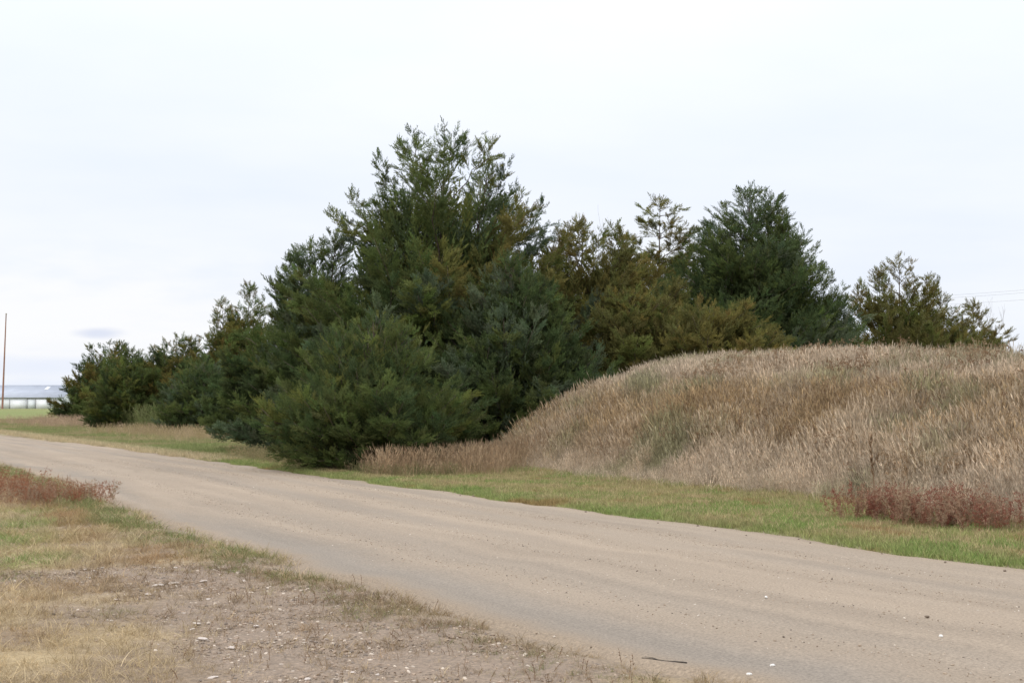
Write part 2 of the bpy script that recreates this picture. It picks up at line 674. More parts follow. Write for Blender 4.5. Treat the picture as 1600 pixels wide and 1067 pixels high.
def lib_collection(name, meshes):
    c = bpy.data.collections.new(name)            # never linked to the scene: only a source of shapes
    for k, me in enumerate(meshes):
        o = bpy.data.objects.new('%s_%02d' % (name, k), me)
        c.objects.link(o)
    LIB[name] = (c, len(meshes))


def scatter_tree(coll):
    ng = bpy.data.node_groups.new('scatter_' + coll.name, 'GeometryNodeTree')
    ng.interface.new_socket('Geometry', in_out='INPUT', socket_type='NodeSocketGeometry')
    ng.interface.new_socket('Geometry', in_out='OUTPUT', socket_type='NodeSocketGeometry')
    n = ng.nodes
    gi, go = n.new('NodeGroupInput'), n.new('NodeGroupOutput')
    ci = n.new('GeometryNodeCollectionInfo')
    ci.inputs['Collection'].default_value = coll
    ci.inputs['Separate Children'].default_value = True
    ci.inputs['Reset Children'].default_value = True
    ip = n.new('GeometryNodeInstanceOnPoints')
    ip.inputs['Pick Instance'].default_value = True

    def na(name, dt):
        a = n.new('GeometryNodeInputNamedAttribute')
        a.data_type = dt
        a.inputs['Name'].default_value = name
        return a.outputs['Attribute']
    er = n.new('FunctionNodeEulerToRotation')
    ng.links.new(na('rot', 'FLOAT_VECTOR'), er.inputs[0])
    ng.links.new(gi.outputs[0], ip.inputs['Points'])
    ng.links.new(ci.outputs[0], ip.inputs['Instance'])
    ng.links.new(na('idx', 'INT'), ip.inputs['Instance Index'])
    ng.links.new(er.outputs[0], ip.inputs['Rotation'])
    ng.links.new(na('scl', 'FLOAT_VECTOR'), ip.inputs['Scale'])
    ng.links.new(ip.outputs[0], go.inputs[0])
    return ng


def scatter(name, label, lib, x, y, z, scl, cols, tilt=.12, lean=None, seed=0, rot=None, parent=None):
    r = np.random.default_rng(seed + 900)
    coll, nvar = LIB[lib]
    n = len(x)
    me = bpy.data.meshes.new(name)
    me.vertices.add(n)
    me.vertices.foreach_set('co', np.stack((x, y, z), 1).astype(np.float32).ravel())
    if rot is None:
        rot = np.stack((r.normal(0, tilt, n), r.normal(0, tilt, n), r.uniform(0, 6.283, n)), 1)
    if lean is not None:
        rot[:, 0] += lean[0]
        rot[:, 1] += lean[1]
    scl = np.asarray(scl)
    if scl.ndim == 1:
        scl = np.stack((scl, scl, scl), 1)
    for nm, ty, arr, key in (('rot', 'FLOAT_VECTOR', rot, 'vector'), ('scl', 'FLOAT_VECTOR', scl, 'vector')):
        a = me.attributes.new(nm, ty, 'POINT')
        a.data.foreach_set(key, arr.astype(np.float32).ravel())
    a = me.attributes.new('idx', 'INT', 'POINT')
    a.data.foreach_set('value', r.integers(0, nvar, n).astype(np.int32))
    a = me.attributes.new('col', 'FLOAT_COLOR', 'POINT')
    c = np.ones((n, 4), np.float32)
    c[:, :3] = np.clip(cols, 0, 1)
    a.data.foreach_set('color', c.ravel())
    o = link(bpy.data.objects.new(name, me), parent)
    md = o.modifiers.new('scatter', 'NODES')
    if lib not in NG:
        NG[lib] = scatter_tree(coll)
    md.node_group = NG[lib]
    return tag(o, label, kind='stuff')


def spray_template(seed, n=40, wid=0.07, droop=.10):
    """one feathery juniper spray along +X, unit length: side shoots, each set with slim scale twigs"""
    r = np.random.default_rng(seed)
    V, Fc, T = [], [], []

    def twig(p, d, L, w):
        side = np.cross(d, r.normal(size=3))
        side /= np.linalg.norm(side) + 1e-9
        b = len(V)
        V.extend([p + side * w / 2, p + d * L, p - side * w / 2])
        T.extend([0, 1, 0])
        Fc.append((b, b + 1, b + 2))
    nsh = 7
    for k in range(nsh + 1):
        u = .08 + .72 * k / nsh
        a = k * 2.4 + r.uniform(-.5, .5)
        sp = R(r.uniform(22, 44)) if k < nsh else 0.05
        d = np.array((math.cos(sp), math.sin(sp) * math.cos(a), math.sin(sp) * math.sin(a) * .6 + .08))
        p = np.array((u, 0, -droop * u * u))
        L = (.50 - .22 * u) * r.uniform(.75, 1.2)
        m = n // (nsh + 1)
        for j in range(m):
            v = (j + r.random()) / m
            e = d + r.normal(0, .30, 3) * (1.1 - .6 * v)
            e /= np.linalg.norm(e)
            twig(p + d * L * v * .8, e, L * r.uniform(.28, .5), wid * r.uniform(.8, 1.3))
    me = mesh_np('spray', np.array(V), np.array(Fc))
    at = me.attributes.new('tip', 'FLOAT', 'POINT')
    at.data.foreach_set('value', np.array(T, np.float32))
    me.materials.append(M_NEEDLE)
    return me


lib_collection('spray', [spray_template(100 + k) for k in range(6)])
lib_collection('fine_spray', [spray_template(200 + k, 46, .055, .0) for k in range(6)])


def frames(d, roll):
    d = d / np.linalg.norm(d, axis=1, keepdims=True)
    up = np.tile(np.array((0, 0, 1.0)), (len(d), 1))
    up[np.abs(d[:, 2]) > .95] = (1, 0, 0)
    y = np.cross(up, d)
    y /= np.linalg.norm(y, axis=1, keepdims=True)
    z = np.cross(d, y)
    c, s = np.cos(roll)[:, None], np.sin(roll)[:, None]
    return d, y * c + z * s, -y * s + z * c


def euler_of(ax, ay, az_):
    """rotations (XYZ Euler) whose columns are ax, ay, az"""
    ry = -np.arcsin(np.clip(ax[:, 2], -1, 1))
    return np.stack((np.arctan2(ay[:, 2], az_[:, 2]), ry, np.arctan2(ax[:, 1], ax[:, 0])), 1)


def tubes(paths, sides=4):
    """paths: list of (points (k,3), radii (k,))"""
    VV, FF, off = [], [], 0
    for P, rad in paths:
        P = np.asarray(P)
        k = len(P)
        d = np.gradient(P, axis=0)
        x, y, z = frames(d, np.zeros(k))
        a = np.arange(sides) * 2 * math.pi / sides
        ring = P[:, None] + np.asarray(rad)[:, None, None] * (np.cos(a)[None, :, None] * y[:, None] + np.sin(a)[None, :, None] * z[:, None])
        VV.append(ring.reshape(-1, 3))
        i = np.arange(k * sides).reshape(k, sides)
        q = np.stack((i[:-1], i[1:], np.roll(i[1:], -1, 1), np.roll(i[:-1], -1, 1)), -1).reshape(-1, 4)
        FF.append(q + off)
        FF.append(np.array([list(i[0]) if sides == 4 else list(i[0][:4])]) + off)
        FF.append(np.array([list(i[-1][::-1][:4])]) + off)
        off += k * sides
    return np.concatenate(VV), np.concatenate(FF)


DARK, BLUE, MID, YEL, BRN, OLV = (np.array(c) for c in
    ((.068, .098, .038), (.106, .140, .082), (.106, .138, .045), (.144, .162, .047), (.165, .146, .045), (.138, .138, .046)))


def cedar(label, base, H, prof, n_limb, n_spray, pal, seed, size=.36, asym=None, e_low=8, e_top=58, lean=(0, 0),
          tops=None, fine=False, plume=.26, curl=.55, brown_side=None, core=.09, jag=.22, group='cedars of the shelterbelt', name='cedar_tree', bare_low=0.02):
    """base xyz, H height, prof = [(height fraction, radius m)...], pal = [(colour, weight)...]"""
    r = np.random.default_rng(seed)
    n_spray = int(n_spray * 1.6)
    H = H - base[2]
    root = empty(name, base)
    tag(root, label, 'tree', group)
    pz, pr = np.array(prof).T
    tops = tops or [(0, 0, 1.0)]
    trunks, limbs = [], []
    P, D, SZ, CO = [], [], [], []
    pcol = np.array([c for c, _ in pal])
    pw = np.array([w for _, w in pal], float)
    pw /= pw.sum()
    for q, (ox, oy, hf) in enumerate(tops):
        zz = np.linspace(-.15, H * hf, 9)
        f = np.clip(zz / (H * hf), 0, 1)
        px_ = ox * f ** .8 + lean[0] * f ** 1.5 + .04 * H * .1 * np.sin(f * 5 + seed)
        py_ = oy * f ** .8 + lean[1] * f ** 1.5
        pts = np.stack((px_, py_, zz), 1)
        rad = (.016 * H * (1 - f) ** 1.3 + .006) * (1.0 if q == 0 else .7)
        trunks.append((pts, rad))
    share = np.array([hf for *_, hf in tops]) ** 2
    share /= share.sum()
    tl = np.sort(r.random(n_limb) ** .9) * (1 - bare_low) * .99 + bare_low
    azs = (np.arange(n_limb) * 2.39996 + r.uniform(-.5, .5, n_limb)) % (2 * math.pi)
    wts, info = [], []
    for k in range(n_limb):
        tf, a = tl[k], azs[k]
        q = r.choice(len(tops), p=share) if tf > .5 and len(tops) > 1 else 0
        hf = tops[q][2]
        pts, _ = trunks[q]
        L = np.interp(tf, pz, pr)
        if q > 0:
            L = min(L, (1 - tf) * H * hf * .36 + .15)
        if asym is not None:
            L *= asym(a, tf)
        jg = 1 + jag * float(np.clip(r.normal(), -1.6, 1.05)) * .7
        L = max(L * jg, .10)
        el = R(np.interp(tf, (0, .5, 1), (e_low, e_low * .45 + e_top * .55, e_top)) + r.normal() * 8)
        zt = tf * H * hf + .25 * L * (jg - 1)                 # how high its tip ends
        rise = min(L * math.tan(min(el, 1.25)), zt * .8)
        z0 = zt - rise
        o = np.array([np.interp(z0, pts[:, 2], pts[:, c]) for c in range(3)])
        oc = np.array([np.interp(zt, pts[:, 2], pts[:, c]) for c in range(3)])
        tip = np.array((oc[0] + math.cos(a) * L, oc[1] + math.sin(a) * L, zt))
        n = 7
        u = np.linspace(0, 1, n)[:, None]
        pt = o + (tip - o) * u
        hl = np.linalg.norm(tip - o)
        pt[:, 2] -= (curl * .35 * hl * (u * (1 - u)))[:, 0]   # sags, then sweeps up
        pt[1:-1] += r.normal(0, .025 * hl, (n - 2, 3))
        pt[:, 2] = np.maximum(pt[:, 2], .10)
        limbs.append((pt, np.linspace(.010 * (1 + L * .9), .004, n)))
        cc = pcol[r.choice(len(pcol), p=pw)].copy()
        if brown_side is not None and r.random() < brown_side(a, tf):
            cc = (OLV * .6 + BRN * .4) * r.uniform(.8, 1.15)
        info.append((pt, hl, cc * r.uniform(.82, 1.2)))
        wts.append(hl * (L + .6) ** .8 * (.45 if math.sin(a) > .45 else 1.0))   # the far side needs less
    wts = np.array(wts)
    cnt = np.maximum(8, (wts / wts.sum() * n_spray).astype(int))
    for (pt, L, cc), c in zip(info, cnt):
        # side branchlets, each ending in a tuft of sprays
        nb = max(4, int(4 + L * 4.0))
        lo = min(.5, .12 + .14 * L)
        ub = np.linspace(lo, 1.0, nb) ** .9
        nn = len(pt) - 1
        fi = np.clip(ub * nn, 0, nn - 1e-6)
        i0 = fi.astype(int)
        fr = (fi - i0)[:, None]
        pb = pt[i0] * (1 - fr) + pt[i0 + 1] * fr
        d = pt[i0 + 1] - pt[i0]
        d /= np.linalg.norm(d, axis=1, keepdims=True)
        side = np.cross(d, (0, 0, 1.0))
        side /= np.linalg.norm(side, axis=1, keepdims=True) + 1e-9
        upv = np.cross(side, d)
        sg = np.where(np.arange(nb) % 2, 1.0, -1.0) * r.uniform(.35, 1.1, nb) * (ub < .97)
        bd = d * .8 + side * sg[:, None] + upv * r.normal(.12, .24, nb)[:, None] + r.normal(0, .12, (nb, 3))
        bd /= np.linalg.norm(bd, axis=1, keepdims=True)
        lb = (plume * 1.75 * L ** .65 * (1.06 - ub) ** .65 + .12) * r.uniform(.7, 1.25, nb)
        bc = r.uniform(.84, 1.18, (nb, 1)) * (1 + r.normal(0, .05, (nb, 3)))
        w = lb / lb.sum()
        b = r.choice(nb, c, p=w)
        v = r.random(c) ** .8
        p = pb[b] + bd[b] * (lb[b] * v)[:, None] + r.normal(0, 1, (c, 3)) * (.02 + .06 * lb[b] * (1.2 - v))[:, None]
        dd = bd[b] * 1.2 + r.normal(0, .27, (c, 3)) + np.array((0, 0, .18))
        P.append(p)
        D.append(dd)
        SZ.append(size * r.uniform(.6, 1.15, c) * (1.0 - .3 * v))
        CO.append(cc[None] * bc[b] * r.uniform(.86, 1.15, (c, 1)))
    # leaders, and the inner twigs about the stems
    for q, (pts, _) in enumerate(trunks):
        c = int(n_spray * core * share[q]) + 12
        u = r.random(c) * .72
        u[:8] = np.linspace(.94, 1.0, 8)
        z = u * (pts[-1, 2] - .1) + .05
        p = np.stack([np.interp(z, pts[:, 2], pts[:, a]) for a in range(3)], 1)
        rr = np.interp(u, pz, pr) * .55 * np.sqrt(r.random(c)) * (1 if q == 0 else .4)
        a = r.random(c) * 6.283
        p[:, 0] += np.cos(a) * rr * (u < .93)
        p[:, 1] += np.sin(a) * rr * (u < .93)
        dd = np.stack((np.cos(a) * .6, np.sin(a) * .6, .5 + u * 1.0), 1)
        P.append(p)
        D.append(dd)
        SZ.append(size * np.where(u > .93, .7, 1.0 + 1.3 * rr / 2) * r.uniform(.8, 1.2, c))
        CO.append(pcol[r.choice(len(pcol), c, p=pw)] * r.uniform(.85, 1.1, (c, 1)))
    P, D, SZ, CO = (np.concatenate(a) for a in (P, D, SZ, CO))
    ok = P[:, 2] > .08
    P, D, SZ, CO = P[ok], D[ok], SZ[ok], CO[ok]
    v, f = tubes(trunks)
    obj('trunk', mesh_np('trunk', v, f, smooth=True), M_BARK, root)
    v, f = tubes(limbs)
    tag(obj('limbs', mesh_np('limbs', v, f, smooth=True), M_BARK, root), kind='stuff')
    eul = euler_of(*frames(D, r.uniform(-.7, .7, len(P))))
    scatter('crown', None, 'fine_spray' if fine else 'spray', P[:, 0], P[:, 1], P[:, 2], SZ, CO, rot=eul, parent=root, seed=seed)
    return root


def gpos(pxx, depth):
    x = (pxx - CX) / F_PX * depth
    return (x, depth, float(ground_h(np.array(x), np.array(float(depth)))) - .02)


def top_z(pyy, depth):
    return CAM_H + (HOR - pyy) / F_PX * depth


CONE = [(0, 1.0), (.1, 1.0), (.3, .85), (.55, .58), (.8, .27), (1, .05)]


def scaled(p, k):
    return [(a, b * k) for a, b in p]


# the tall one
cedar('tallest cedar, broad and open-topped with several spires, beside the road', gpos(680, 45), top_z(192, 45),
      [(0, 3.8), (.15, 4.3), (.4, 4.4), (.62, 3.9), (.78, 3.05), (.89, 1.95), (.96, 1.0), (1, .3)], 360, 31000,
      [(DARK, 2.5), (MID, 4), (BLUE, 1.6), (YEL, 1.2)], 3, size=.40, e_low=10, e_top=56, asym=lambda a, tf: 1 - .17 * max(0, -math.cos(a)) * (tf > .5) + .07 * max(0, math.cos(a)),
      tops=[(.25, 0, 1.0), (-.75, .3, .985), (1.7, -.2, .90), (-1.9, .2, .80), (2.6, .3, .79)],
      brown_side=lambda a, tf: .95 * (math.cos(a - R(-52)) > .82) * (.46 < tf < .78), plume=.27)
# green skirt on its left
cedar('blue-green cedar spreading at the left foot of the tallest cedar', gpos(482, 47), top_z(378, 47),
      scaled([(0, .9), (.12, 1.0), (.35, .92), (.6, .62), (.8, .36), (1, .08)], 2.85), 260, 13000,
      [(DARK, 2), (BLUE, 2.5), (MID, 4)], 4, size=.38, tops=[(0, 0, 1), (.9, 0, 1.06), (-.7, .2, .80)])
# bright young one in front
cedar('short bushy bright-green cedar standing in front at the road edge', gpos(583, 34.2), top_z(490, 34.2),
      scaled([(0, .55), (.12, .92), (.35, 1.0), (.6, .74), (.82, .42), (1, .08)], 2.4), 260, 12500,
      [(MID, 4), (YEL, 1.3), (DARK, 2.5)], 5, size=.30, e_low=14, e_top=62, fine=True, tops=[(0, 0, 1), (.7, -.2, .93), (-.8, 0, .9)], jag=.2)
# dark one between it and the mound
cedar('dark blue-green cedar crowding the left end of the mound', gpos(800, 41), top_z(400, 41),
      scaled([(0, .95), (.15, 1.0), (.4, .88), (.65, .6), (.85, .3), (1, .05)], 3.0), 230, 12000,
      [(DARK, 3), (BLUE, 2.2), (MID, 3)], 6, size=.38, tops=[(0, 0, 1), (.9, .2, .9)])
# bronzed one right of it
cedar('bronze-green cedar with upswept boughs just left of the mound crest', gpos(905, 46), top_z(345, 46),
      scaled([(0, .9), (.15, 1.0), (.4, 1.0), (.62, .88), (.85, .52), (1, .12)], 2.75), 330, 19000,
      [(BRN, 4), (OLV, 4), (YEL, 1)], 7, size=.37, e_low=12, e_top=48, lean=(.5, 0), tops=[(-.3, 0, 1), (.9, 0, .93)],
      asym=lambda a, tf: 1 + .3 * math.cos(a), plume=.22)
cedar('thin open bronze cedar with bare gaps, tip left of dense green cone', gpos(1032, 57), top_z(308, 57),
      scaled([(0, .8), (.3, 1.0), (.5, .95), (.65, .85), (.8, .68), (.92, .42), (1, .05)], 2.3), 130, 7500,
      [(BRN, 3), (OLV, 4), (YEL, 1.5)], 8, size=.38, e_low=4, e_top=26, plume=.14, curl=.35, core=.05, jag=.3)
cedar('dense dark-green cone-shaped cedar rising behind the mound', gpos(1172, 53), top_z(293, 53),
      [(0, 4.3), (.4, 4.1), (.53, 3.55), (.73, 2.4), (.85, 1.5), (.95, .75), (1, .15)], 560, 36000,
      [(DARK, 3.5), (MID, 3.5), (BLUE, .7)], 9, size=.38, e_low=10, e_top=50, tops=[(0, 0, 1), (.8, 0, .98)], plume=.42, jag=.09, core=.08)
cedar('low bronze cedar half hidden by the mound before the dense cone', gpos(1120, 43), top_z(474, 43),
      scaled([(0, 1.0), (.3, 1.0), (.6, .85), (.85, .5), (1, .1)], 2.3), 150, 5500,
      [(BRN, 4), (OLV, 3)], 10, size=.36, e_low=14, e_top=46, tops=[(-.6, 0, 1), (.8, 0, .97)])
cedar('low olive cedar between mound end and upswept bronze cedar', gpos(1000, 43), top_z(455, 43),
      scaled([(0, 1.0), (.3, 1.0), (.6, .8), (.85, .45), (1, .1)], 2.1), 150, 5500,
      [(BRN, 2), (OLV, 5), (YEL, 1)], 12, size=.36, e_low=14, e_top=46, tops=[(-.4, 0, 1), (.7, 0, .93)])
cedar('bronze cedar with many spiky tips alone on the right skyline', gpos(1408, 56), top_z(400, 56),
      scaled([(0, .95), (.35, 1.0), (.6, .95), (.75, .7), (.9, .3), (1, .06)], 2.6), 260, 16000,
      [(BRN, 5), (OLV, 4), (YEL, 1)], 13, size=.34, e_low=25, e_top=58, tops=[(0, 0, 1), (-.9, 0, .93), (1.2, 0, .90), (.6, 0, .9)], plume=.2, jag=.22)
cedar('small ragged bronze cedar at the far right behind the mound', gpos(1522, 58), top_z(474, 58),
      scaled([(0, .95), (.4, 1.0), (.65, .8), (.85, .35), (1, .06)], 1.9), 120, 6000,
      [(BRN, 5), (OLV, 3)], 14, size=.32, e_low=20, e_top=50, plume=.17, jag=.3)
cedar('low bronze bush-like cedar filling between the two right skyline cedars', gpos(1470, 57), top_z(462, 57),
      scaled([(0, .95), (.4, 1.0), (.65, .8), (.85, .4), (1, .06)], 2.3), 110, 5200,
      [(BRN, 4), (OLV, 4), (MID, 1)], 15, size=.32, e_low=20, e_top=52, plume=.17, jag=.25)
# the receding left end of the belt
cedar('slender-tipped bronze-green cedar left of the tallest group', gpos(372, 78), top_z(445, 78),
      scaled([(0, .95), (.2, 1.0), (.45, .85), (.62, .6), (.78, .36), (.9, .14), (1, .04)], 3.1), 230, 11000,
      [(MID, 3), (BRN, 2.5), (YEL, 2), (DARK, 1.5)], 16, size=.44, tops=[(.6, 0, 1), (-1.0, 0, .90)])
cedar('bronze-green cedar with drooping crooked top in the left row', gpos(275, 90), top_z(524, 90),
      scaled([(0, .95), (.25, 1.0), (.5, .9), (.75, .65), (1, .15)], 3.1), 200, 9500,
      [(MID, 3), (BRN, 2), (DARK, 2)], 17, size=.44, e_top=35, tops=[(0, 0, 1), (.9, 0, .97)], jag=.3)
cedar('dark green bushy cedar second from the left end of the row', gpos(200, 89), top_z(546, 89),
      scaled([(0, .85), (.2, 1.0), (.5, .9), (.75, .6), (1, .12)], 2.6), 170, 8000,
      [(MID, 4), (DARK, 2), (YEL, 1.5)], 18, size=.42, tops=[(.3, 0, 1), (-.8, 0, .85)])
cedar('leftmost spiky open cedar at the far end of the row', gpos(160, 112), top_z(533, 112),
      scaled([(0, 1.0), (.25, 1.0), (.5, .85), (.75, .5), (1, .1)], 3.4), 210, 9500,
      [(DARK, 3), (MID, 2), (BRN, 2.5)], 19, size=.46, e_low=14, e_top=58, tops=[(.6, 0, 1), (-.9, 0, .94), (1.6, 0, .98)], plume=.17, jag=.3)
cedar('dark cedar deep in the row behind the bushy green one', gpos(320, 72), top_z(560, 72),
      scaled([(0, .95), (.25, 1.0), (.5, .9), (.75, .6), (1, .15)], 2.2), 110, 3800,
      [(MID, 3), (DARK, 3), (BLUE, 1)], 20, size=.42)

# ------------------------------------------------------------------ bare trees


def bare_tree(label, base, H, seed, spread=.5):
    r = np.random.default_rng(seed)
    root = empty('bare_tree', base)
    tag(root, label, 'tree', 'leafless trees behind the cedars')
    paths = []

    def grow(p, d, L, rad, lev):
        pts = [p]
        for _ in range(4):
            d = d + r.normal(0, .10, 3) + np.array((0, 0, .05))
            d /= np.linalg.norm(d)
            pts.append(pts[-1] + d * L / 4)
        paths.append((np.array(pts), np.linspace(rad, rad * .55, 5)))
        if lev == 0:
            return
        for k in range(r.integers(2, 5)):
            q = pts[r.integers(2, 5)]
            dd = d + r.normal(0, spread, 3) * np.array((1, 1, .5))
            grow(q, dd / np.linalg.norm(dd), L * r.uniform(.5, .75), rad * .5, lev - 1)
    grow(np.array((0, 0, -.1)), np.array((0, 0, 1.0)), H * .5, .006 * H, 4)
    mz = max(p[0][:, 2].max() for p in paths)
    hi = max((p[0][-1] for p in paths), key=lambda q: q[2])
    sh = np.array((hi[0], hi[1], 0)) / mz                 # keep it standing upright
    paths = [((p - p[:, 2:3] * sh) * np.array((.8, .8, H / mz)), q) for p, q in paths]
    v, f = tubes(paths[:1], 4)
    obj('trunk', mesh_np('trunk', v, f, smooth=True), M_GREYTWIG, root)
    v, f = tubes(paths[1:], 4)
    tag(obj('limbs', mesh_np('limbs', v, f, smooth=True), M_GREYTWIG, root), kind='stuff')


bare_tree('leafless grey tree with thin twigs showing between two bronze cedars', gpos(935, 60), top_z(318, 60), 3, .32)
bare_tree('small leafless sapling above the far right cedar', gpos(1553, 60), top_z(462, 60), 5, .35)

# ------------------------------------------------------------------ grass, weeds and stones (scattered)
def blade_clump(seed, n, h0, h1, rad, wid, bend, head=0.0, mat=None, splay=.3):
    r = np.random.default_rng(seed)
    V, Fc, T3 = [], [], []
    for _ in range(n):
        a = r.uniform(0, 6.283)
        p = np.array((math.cos(a), math.sin(a), 0)) * rad * math.sqrt(r.random())
        h = r.uniform(h0, h1)
        w = wid * r.uniform(.7, 1.3)
        b = r.uniform(0, 6.283)
        sd = np.array((math.cos(b), math.sin(b), 0))
        g = a + r.normal(0, .9)
        od = np.array((math.cos(g), math.sin(g), 0))
        sp = splay * r.random()
        bd = bend * r.uniform(.2, 1.2)
        pts = []
        for u in (0, .4, .75, 1):
            pts.append(p + np.array((0, 0, h * (u - .35 * bd * u * u))) + od * h * (sp * u + bd * u * u))
        i = len(V)
        V += [pts[0] - sd * w / 2, pts[0] + sd * w / 2, pts[1] - sd * w * .45, pts[1] + sd * w * .45,
              pts[2] - sd * w * .32, pts[2] + sd * w * .32, pts[3]]
        Fc += [(i, i + 1, i + 3, i + 2), (i + 2, i + 3, i + 5, i + 4)]
        T3 += [(i + 4, i + 5, i + 6)]
        if head and r.random() < head:            # seed head: a few short chaffy kites about the tip
            for _k in range(5):
                d = (pts[3] - pts[2]) * r.uniform(.3, .9) + r.normal(0, .012, 3)
                q = pts[2] + (pts[3] - pts[2]) * r.uniform(0, 1)
                s2 = r.normal(0, 1, 3)
                s2 = s2 / np.linalg.norm(s2) * .007
                i = len(V)
                V += [q, q + d * .5 + s2, q + d, q + d * .5 - s2]
                Fc += [(i, i + 1, i + 2, i + 3)]
    me = mesh_np('clump', np.array(V), [np.array(Fc), np.array(T3)])
    me.materials.append(mat or M_GRASS)
    return me


def weed_mesh(seed, h, nst=5, fuzz=1.0):
    """branching dry weed: wiry stems with fine side twigs and seed clusters"""
    r = np.random.default_rng(seed)
    V, Fc = [], []

    def strip(a, b, w):
        s = np.cross(b - a, r.normal(size=3))
        s = s / (np.linalg.norm(s) + 1e-9) * w / 2
        i = len(V)
        V.extend([a - s, a + s, b + s * .6, b - s * .6])
        Fc.append((i, i + 1, i + 2, i + 3))
    for _ in range(nst):
        p = np.array((r.normal(0, .04), r.normal(0, .04), 0))
        d = np.array((r.normal(0, .22), r.normal(0, .22), 1.0))
        hh = h * r.uniform(.6, 1.05)
        seg = 5
        for k in range(seg):
            q = p + d / np.linalg.norm(d) * hh / seg
            strip(p, q, .006 * (1 - k / seg * .5))
            if k > 0:
                for _b in range(4):
                    dd = d * .6 + r.normal(0, .55, 3)
                    e = q + dd / np.linalg.norm(dd) * hh * .17 * r.uniform(.5, 1.3)
                    strip(q, e, .003)
                    for _c in range(int(4 * fuzz)):
                        m = q + (e - q) * r.uniform(.3, 1)
                        strip(m, m + r.normal(0, .018, 3), .009)
            p = q
            d = d + r.normal(0, .12, 3)
    me = mesh_np('weed', np.array(V), np.array(Fc))
    me.materials.append(M_GRASS)
    return me


def stone_mesh(seed, flat=.5, mat=None, name='pebble'):
    r = np.random.default_rng(seed)
    # rough faceted lump: rings of a squashed ball, pushed about
    V = [(0, 0, -1)]
    for z, n in ((-.55, 6), (.1, 7), (.65, 5)):
        for k in range(n):
            a = k / n * 6.283 + z * 2 + r.uniform(-.2, .2)
            q = math.sqrt(1 - z * z) * r.uniform(.75, 1.15)
            V.append((math.cos(a) * q, math.sin(a) * q * r.uniform(.8, 1), z + r.uniform(-.1, .1)))
    V.append((r.uniform(-.2, .2), r.uniform(-.2, .2), .9))
    V = np.array(V) * np.array((1, .75, flat))
    import bmesh
    bm = bmesh.new()
    for v in V:
        bm.verts.new(v)
    res = bmesh.ops.convex_hull(bm, input=list(bm.verts))
    bmesh.ops.delete(bm, geom=[g for g in res['geom_interior'] if isinstance(g, bmesh.types.BMVert)], context='VERTS')
    me = bpy.data.meshes.new(name)
    bm.to_mesh(me)
    bm.free()
    me.materials.append(mat or M_PEBBLE)
    return me


lib_collection('lawn', [blade_clump(300 + k, 16, .05, .12, .07, .006, .45) for k in range(6)])
lib_collection('thatch', [blade_clump(330 + k, 20, .05, .13, .08, .0045, 1.0, splay=.8) for k in range(6)])
lib_collection('tall', [blade_clump(360 + k, 16, .30, .84, .11, .006, .26, head=.85, splay=.15) for k in range(8)])
lib_collection('weed', [weed_mesh(390 + k, .55) for k in range(5)])
lib_collection('sprig', [weed_mesh(420 + k, .10, 2, 0) for k in range(4)])
lib_collection('pebble', [stone_mesh(450 + k, .55) for k in range(6)])


def rand_ts(n, t0, t1, s0, s1, r):
    t = r.uniform(t0, t1, n)
    s = r.uniform(s0, s1, n)
    x, y = to_xy(t, s)
    return t, s, x, y


def in_view(x, y, margin=1.25, ymin=5.5):
    return (y > ymin) & (np.abs(x) < (y * 800 / F_PX * margin + 1.2))


# --- tall dry grass on the mound
r = np.random.default_rng(21)
t, s, x, y = rand_ts(80000, -12, 27, 2.7, 13.5, r)
h = mound_h(x, y)
k = in_view(x, y) & (s > foot(t) - .35 + .7 * fbm(x * 1.4, y * 1.4, 3, 66) * (r.random(len(x)) < .85)) & ((h > .02) | ((s < foot(t) + 1.2) & (t < 17.5)))
t, s, x, y, h = t[k], s[k], x[k], y[k], h[k]
z = np.maximum(h, flat_h(x, y)) - .02
n1, n2, n3 = fbm(x * .55, y * .55, 4, 70), fbm(x * .9, y * .9, 3, 74), r.random(len(x))
BUFF, GOLD, ROSE, GRN2 = np.array((.52, .41, .285)), np.array((.40, .275, .14)), np.array((.62, .505, .375)), np.array((.29, .28, .15))
c = lerp(BUFF, GOLD, sstep(.35, .65, n1 + .5 * (n3 - .5)) * .85)
c = lerp(c, ROSE, sstep(1.25, 1.75, h) * .8)                     # bleached along the crest
c = lerp(c, ROSE, sstep(1.9, .5, s - foot(t)) * .8)             # and along the foot
c = lerp(c, GRN2, sstep(.58, .74, n2) * .75)
c = c * r.uniform(.55, 1.3, (len(x), 1)) * (.72 + .56 * fbm(x * 3, y * 3, 2, 77))[:, None]
sz = (1 - .22 * sstep(1.3, 1.7, h)) * r.uniform(.55, 1.12, len(x)) * (.72 + .5 * fbm(x * 1.1, y * 1.1, 3, 69)) * (.5 + .55 * sstep(-.2, 1.6, s - foot(t))) * (.55 + .45 * np.maximum(sstep(0, .5, h), sstep(15, 11, t)))
scatter('mound_grass', 'tall dry buff grass covering the mound', 'tall', x, y, z, sz, c, .09, None, 1)
# coarse brown stalks standing up through it
t, s, x, y = rand_ts(1500, -10, 18, 3.6, 12.5, r)
k = in_view(x, y) & (mound_h(x, y) > .15) & (fbm(x * .8, y * .8, 3, 78) + .25 * r.random(len(x)) > .58)
x, y = x[k], y[k]
c = lerp(np.array((.20, .115, .06)), np.array((.34, .24, .14)), r.random(len(x)))
scatter('mound_stalks', 'coarse brown weed stalks among the mound grass', 'weed', x, y, mound_h(x, y) - .02, r.uniform(1.0, 1.6, len(x)), c, .12, None, 12)
